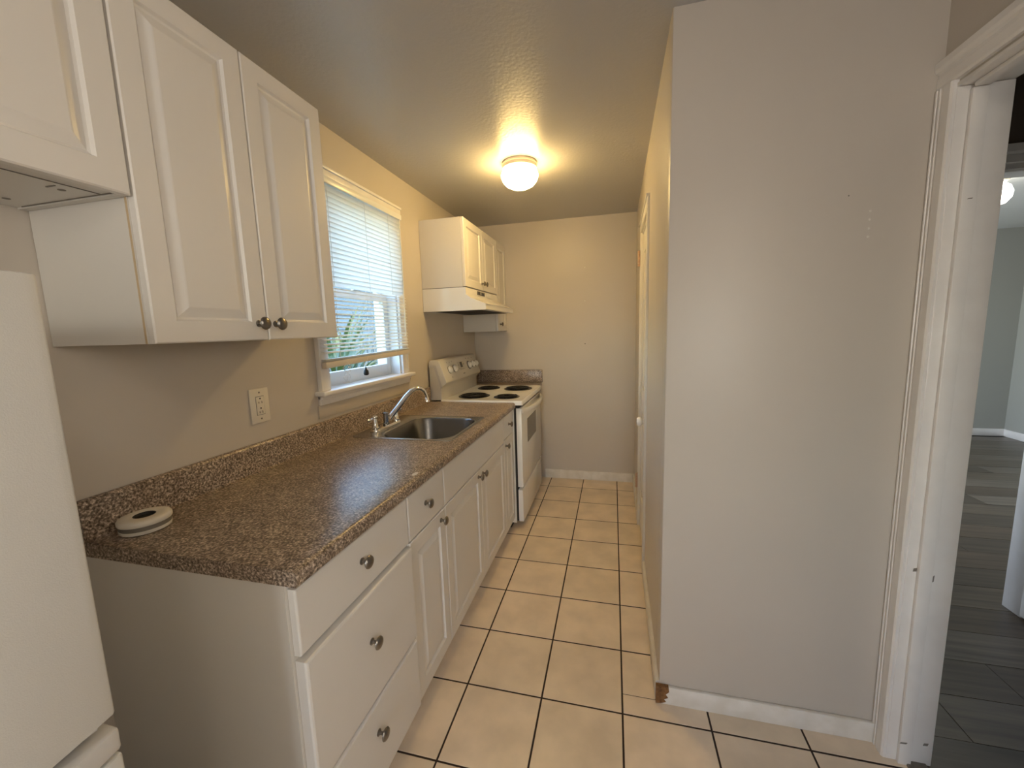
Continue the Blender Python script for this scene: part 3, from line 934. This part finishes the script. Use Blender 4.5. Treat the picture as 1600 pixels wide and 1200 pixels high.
u1 = wall_cab(.660, 1.262, 1.394, 2.150, 'tall white two door wall cabinet over the counter, before the window')
d = obj('door', panel_front(.662, .9595, 1.394, 2.150, UX, st=.050, rl=.050), m_cab, u1)
add_knob(d, UX, .930, 1.440)
d = obj('door', panel_front(.9625, 1.260, 1.394, 2.150, UX, st=.050, rl=.050), m_cab, u1)
add_knob(d, UX, .988, 1.439)
obj('edge_band', B(UX - .0260, UX - .0210, .6590, .6599, 1.394, 2.150), m_edge, u1)
u2 = wall_cab(-.25, .6585, 1.697, 2.150, 'short white wall cabinet above the fridge')
d = obj('door', panel_front(-.248, .2025, 1.697, 2.150, UX, st=.050, rl=.055), m_cab, u2)
add_knob(d, UX, .170, 1.74)
d = obj('door', panel_front(.2055, .6565, 1.697, 2.150, UX, st=.050, rl=.055), m_cab, u2)
add_knob(d, UX, .240, 1.74)
for (x, y) in ((-1.055, .600), (-1.215, .598)):
    obj('screw_mark', MB().lathe((x, y, 1.7012), (0, 0, -1), [(.0062, 0), (.0062, .0012), (.003, .0016)], 12), m_pband, u2)
    obj('scratch', MB().box(x - .004, x + .02, y - .022, y - .019, 1.6996, 1.7012), m_pband, u2)
obj('edge_strip', MB().box(UX - .060, UX - .058, .02, .640, 1.6995, 1.7012).box(XL + .02, UX - .03, .640, .6412, 1.6992, 1.7012), m_pband, u2)
u3 = wall_cab(2.603, 3.365, 1.700, 2.150, 'white two door wall cabinet above the range hood')
d = obj('door', panel_front(2.605, 2.983, 1.703, 2.150, UX, st=.050, rl=.050), m_cab, u3)
add_knob(d, UX, 2.952, 1.752, m_nickel)
d = obj('door', panel_front(2.986, 3.363, 1.703, 2.150, UX, st=.050, rl=.050), m_cab, u3)
add_knob(d, UX, 3.016, 1.752, m_nickel)
u4 = wall_cab(3.366, YB - .003, 1.395, 2.150, 'slim tall white wall cabinet in the corner past the hood')
d = obj('door', panel_front(3.368, YB - .005, 1.395, 2.150, UX, st=.045, rl=.050), m_cab, u4)
add_knob(d, UX, 3.43, 1.455, m_nickel)

# ------------------------------------------------------------------ range hood
h0, h1 = 2.603, 3.362
hd = thing('range_hood', (-1.1, (h0 + h1) / 2, 1.545), 'white enamel range hood with sloping front over the stove', 'range hood')
prof = [(XL + .002, 1.6965), (UX - .003, 1.6965), (UX - .002, 1.650), (-.925, 1.625), (-.835, 1.588), (-.822, 1.582), (-.820, 1.547), (-.826, 1.543), (XL + .002, 1.543)]
obj('shell', MB().sweep_y(prof, [h0, h1]), m_appl, hd)
obj('seam', B(XL + .002, UX - .006, h0 + .002, h1 - .002, 1.6967, 1.6998), m_gap, hd)
obj('filter', B(-1.2, -.87, h0 + .05, h1 - .05, 1.5405, 1.5428), m_gap, hd)
for (a, c) in ((2.835, 2.915), (2.925, 3.015)):
    v = obj('vent_grille', B(UX - .0022, UX - .0008, a, c, 1.662, 1.690), m_fridgetrim, hd)
    for k in range(5):
        obj('louvre', B(UX - .0010, UX + .0006, a + .002, c - .002, 1.664 + k * .0052, 1.6668 + k * .0052), m_slot, v)
obj('switch_plate', B(UX - .0022, UX - .0006, 3.06, 3.19, 1.664, 1.688), m_plastic, hd)
obj('rim', MB().box(-.8205, -.8185, h0 + .001, h1 - .001, 1.578, 1.583), m_appl, hd)

# ------------------------------------------------------------------ electric range
s0, s1 = 2.612, 3.368
st = thing('electric_range', (-.93, 2.99, 0), 'white electric range with four black coil burners', 'stove')
obj('body', B(-1.262, -.655, s0, s1, .05, .8945), m_appl, st)
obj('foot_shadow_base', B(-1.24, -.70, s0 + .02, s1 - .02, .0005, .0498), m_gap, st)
obj('body_gap', MB().box(-.6548, -.640, s0 + .012, s1 - .012, .06, .893).box(-.640, -.618, s0 + .004, s1 - .004, .8725, .8945), m_gap, st)
zt2 = .926
L = [rrect(-1.19, -.592, s0 - .004, s1 + .004, .012, .895), rrect(-1.19, -.592, s0 - .004, s1 + .004, .012, .918), rrect(-1.188, -.595, s0 - .001, s1 + .001, .012, .925), rrect(-1.186, -.602, s0 + .006, s1 - .006, .012, zt2),
     rrect(-1.182, -.612, s0 + .018, s1 - .018, .012, zt2 - .003)]
obj('cooktop', MB().loops(L), m_appl, st, smooth=True)
zk = zt2 - .003
for (x, y, r) in ((-1.000, 2.800, .100), (-.745, 2.780, .078), (-1.010, 3.200, .078), (-.755, 3.185, .100)):
    bn = obj('burner', MB().lathe((x, y, zk), (0, 0, 1), [(r + .016, 0.0002), (r + .016, .003), (r + .010, .0045), (r + .004, .003), (r - .01, .0012), (.0005, .0008)], 36), m_black, st, smooth=True)
    b = MB()
    q = .018
    pts = []
    turns = (r - .022) / .0135
    N = int(turns * 22)
    for k in range(N + 1):
        a = 2 * PI * k / 22
        rr = .02 + .0135 * k / 22
        pts.append((x + rr * math.cos(a), y + rr * math.sin(a), zk + .0095))
    b.tube(pts, .0042, 6)
    obj('coil', b, m_coil, bn, smooth=True)
# back console
prof = [(-1.262, .921), (-1.262, 1.188), (-1.258, 1.200), (-1.246, 1.207), (-1.200, 1.207), (-1.188, 1.203), (-1.182, 1.195), (-1.136, 1.052), (-1.137, 1.044), (-1.146, 1.036), (-1.170, 1.016), (-1.176, 1.004), (-1.176, .921)]
bg = obj('console', MB().sweep_y(prof, [s0 - .002, s1 + .002]), mat('console_enamel_shaded', (.66, .64, .59), .25), st, bevel=.004)  # console colour darkened to carry the shade under the hood
obj('console_side', MB().loops([[(x, s0 - .0035, z_) for x, z_ in ((-1.262, 1.170), (-1.208, 1.170), (-1.166, 1.010), (-1.180, 1.004), (-1.225, 1.155), (-1.262, 1.155))], [(x, s0 - .0018, z_) for x, z_ in ((-1.262, 1.170), (-1.208, 1.170), (-1.166, 1.010), (-1.180, 1.004), (-1.225, 1.155), (-1.262, 1.155))]]), m_fridgetrim, bg)
nrm = Vector((.143, 0, .046)).normalized()


def on_panel(f):     # f 0 bottom .. 1 top
    return Vector((-1.136 + (-1.182 + 1.136) * f, 0, 1.052 + .143 * f))


for y, big in ((2.735, 1), (2.830, 1), (3.145, 2), (3.235, 1), (3.310, 1)):
    p = on_panel(.52)
    r = .026
    if big == 2:
        obj('knob_ring', MB().lathe((p.x, y, p.z), nrm, [(.036, 0), (.036, .0015), (.030, .002)], 24), m_print, st)
    obj('knob_seat', MB().lathe((p.x, y, p.z), nrm, [(r + .0025, 0), (r + .0025, .0012), (r, .0036)], 22), m_print, st)
    kn = obj('control_knob', MB().lathe((p.x, y, p.z), nrm, [(r, .004), (r, .009), (r * .90, .014), (r * .62, .020), (r * .55, .024), (.001, .025)], 22), m_plastic, st, smooth=True)
p = on_panel(.60)
t_ = Vector((-.046, 0, .143)).normalized()


def plate(name, y0, y1, f0, f1, m, off=.0012, par=None):
    a, c = on_panel(f0), on_panel(f1)
    L = []
    for o_ in (.0002, off):
        L.append([(a.x + nrm.x * o_, y0, a.z + nrm.z * o_), (a.x + nrm.x * o_, y1, a.z + nrm.z * o_), (c.x + nrm.x * o_, y1, c.z + nrm.z * o_), (c.x + nrm.x * o_, y0, c.z + nrm.z * o_)])
    return obj(name, MB().loops(L), m, par or st)


dp = plate('clock_panel', 2.915, 3.06, .36, .82, mat('console_print_area', (.60, .58, .53), .25))
plate('clock_display', 2.962, 3.005, .50, .78, m_display, .0020)
for (a, c, f0, f1) in ((2.925, 2.935, .62, .67), (2.925, 2.935, .42, .47), (3.018, 3.028, .62, .67), (3.035, 3.045, .62, .67), (2.945, 3.03, .40, .415), (2.77, 2.775, .86, .90), (3.11, 3.135, .90, .93), (3.17, 3.19, .88, .91), (3.25, 3.26, .88, .91), (2.74, 2.75, .12, .16), (2.97, 3.01, .14, .18), (2.72, 2.726, .88, .91), (2.815, 2.82, .88, .91)):
    plate('button', a, c, f0, f1, m_print, .0016)
# oven door
od = obj('oven_door', MB().loops([[(x, s0 + .004, z_) for x, z_ in ((-.6395, .312), (-.6395, .872), (-.606, .872), (-.602, .866), (-.602, .318), (-.606, .312))], [(x, s1 - .004, z_) for x, z_ in ((-.6395, .312), (-.6395, .872), (-.606, .872), (-.602, .866), (-.602, .318), (-.606, .312))]]), m_appl, st, bevel=.003)
L = [[(-.6018, y, z_) for y, z_ in ((2.80, .585), (3.13, .585), (3.13, .762), (2.80, .762))], [(-.6002, y, z_) for y, z_ in ((2.805, .59), (3.125, .59), (3.125, .757), (2.805, .757))]]
obj('oven_window', MB().loops(L), m_glassdk, od)
hp = []
N = 14
L = []
for k in range(N + 1):
    s = k / N
    y = s0 + .020 + (s1 - s0 - .040) * s
    bow = .056 * (1 - abs(2 * s - 1) ** 2.6) + .004
    xo = -.602 + bow
    L.append([(max(xo - .022, -.6018), y, .832), (max(xo - .022, -.6018), y, .862), (xo - .006, y, .868), (xo, y, .860), (xo, y, .838), (xo - .006, y, .829)])
obj('oven_handle', MB().loops(L), m_appl, od, smooth=True)
sd = obj('storage_drawer', MB().loops([[(x, s0 + .006, z_) for x, z_ in ((-.6395, .058), (-.6395, .292), (-.612, .292), (-.606, .284), (-.604, .060))], [(x, s1 - .006, z_) for x, z_ in ((-.6395, .058), (-.6395, .292), (-.612, .292), (-.606, .284), (-.604, .060))]]), m_appl, st, bevel=.003)

# ------------------------------------------------------------------ fridge
fr_ = thing('refrigerator', (-.93, -.04, 0), 'white top freezer refrigerator at the near end of the counter', 'refrigerator')
obj('body', B(-1.262, -.672, -.39, .303, .02, 1.462), m_fridge, fr_, bevel=.004)
obj('kick_plate', B(-.6718, -.64, -.37, .29, .021, .075), m_fridgetrim, fr_)


def fdoor(name, z0, z1, m, x_add=0.0, t=.060):
    L = []
    ysd = [.308 - .71 * (1 - math.cos(PI * k / 12)) / 2 for k in range(13)]
    front = [(-.600 + .016 * min(1, math.sin(PI * min(max((.308 - y) / .14, 0), 1) / 2)) * (1 if y > -.05 else max(0, math.sin(PI * min(max((y + .402) / .14, 0), 1) / 2))) + x_add, y) for y in ysd]
    ring = [(-.6715 + .006, .308)] + front + [(-.6715 + .006, -.402)]
    L = [[(x, y, z0 + .004) for x, y in ring], [(x, y, z1 - .004) for x, y in ring]]
    return obj(name, MB().loops(L), m, fr_, bevel=.0035)


fd = fdoor('freezer_door', .938, 1.480, m_fridge)
obj('handle', MB().tube([(-.585, -.36, .98), (-.545, -.36, 1.0), (-.540, -.36, 1.2), (-.545, -.36, 1.40), (-.585, -.36, 1.42)], .012, 10), m_plastic, fd, smooth=True)
obj('door_gasket', B(-.668, -.615, -.39, .296, .9275, .9375), m_fridgetrim, fr_)
tag(fdoor('door_cap', .890, .927, m_fridgetrim, .001), 'grey satin trim along the top of the lower door', None)
fd = fdoor('fridge_door', .085, .891, m_fridge)
obj('handle', MB().tube([(-.585, -.36, .50), (-.545, -.36, .52), (-.540, -.36, .70), (-.545, -.36, .86), (-.585, -.36, .88)], .012, 10), m_plastic, fd, smooth=True)


# ------------------------------------------------------------------ ceiling lights
def dome(x, y, mt, label):
    t = thing('ceiling_light', (x, y, ZC), label, 'ceiling light')
    obj('lamp_base', MB().lathe((x, y, ZC), (0, 0, -1), [(.096, 0), (.100, .006), (.100, .014), (.096, .018), (.098, .024), (.098, .034), (.090, .040)], 40), m_lampbase, t, smooth=True)
    obj('lamp_glass', MB().lathe((x, y, ZC - .040), (0, 0, -1), [(.088, 0), (.100, .010), (.106, .026), (.105, .042), (.096, .062), (.078, .082), (.050, .096), (.022, .102), (.001, .103)], 40), mt, t, smooth=True)
    return t


dome(-.522, 2.39, m_dome, 'glowing white glass dome light on the galley ceiling')
dome(.42, -.72, m_domeS, 'glass dome light on the ceiling behind the viewpoint')
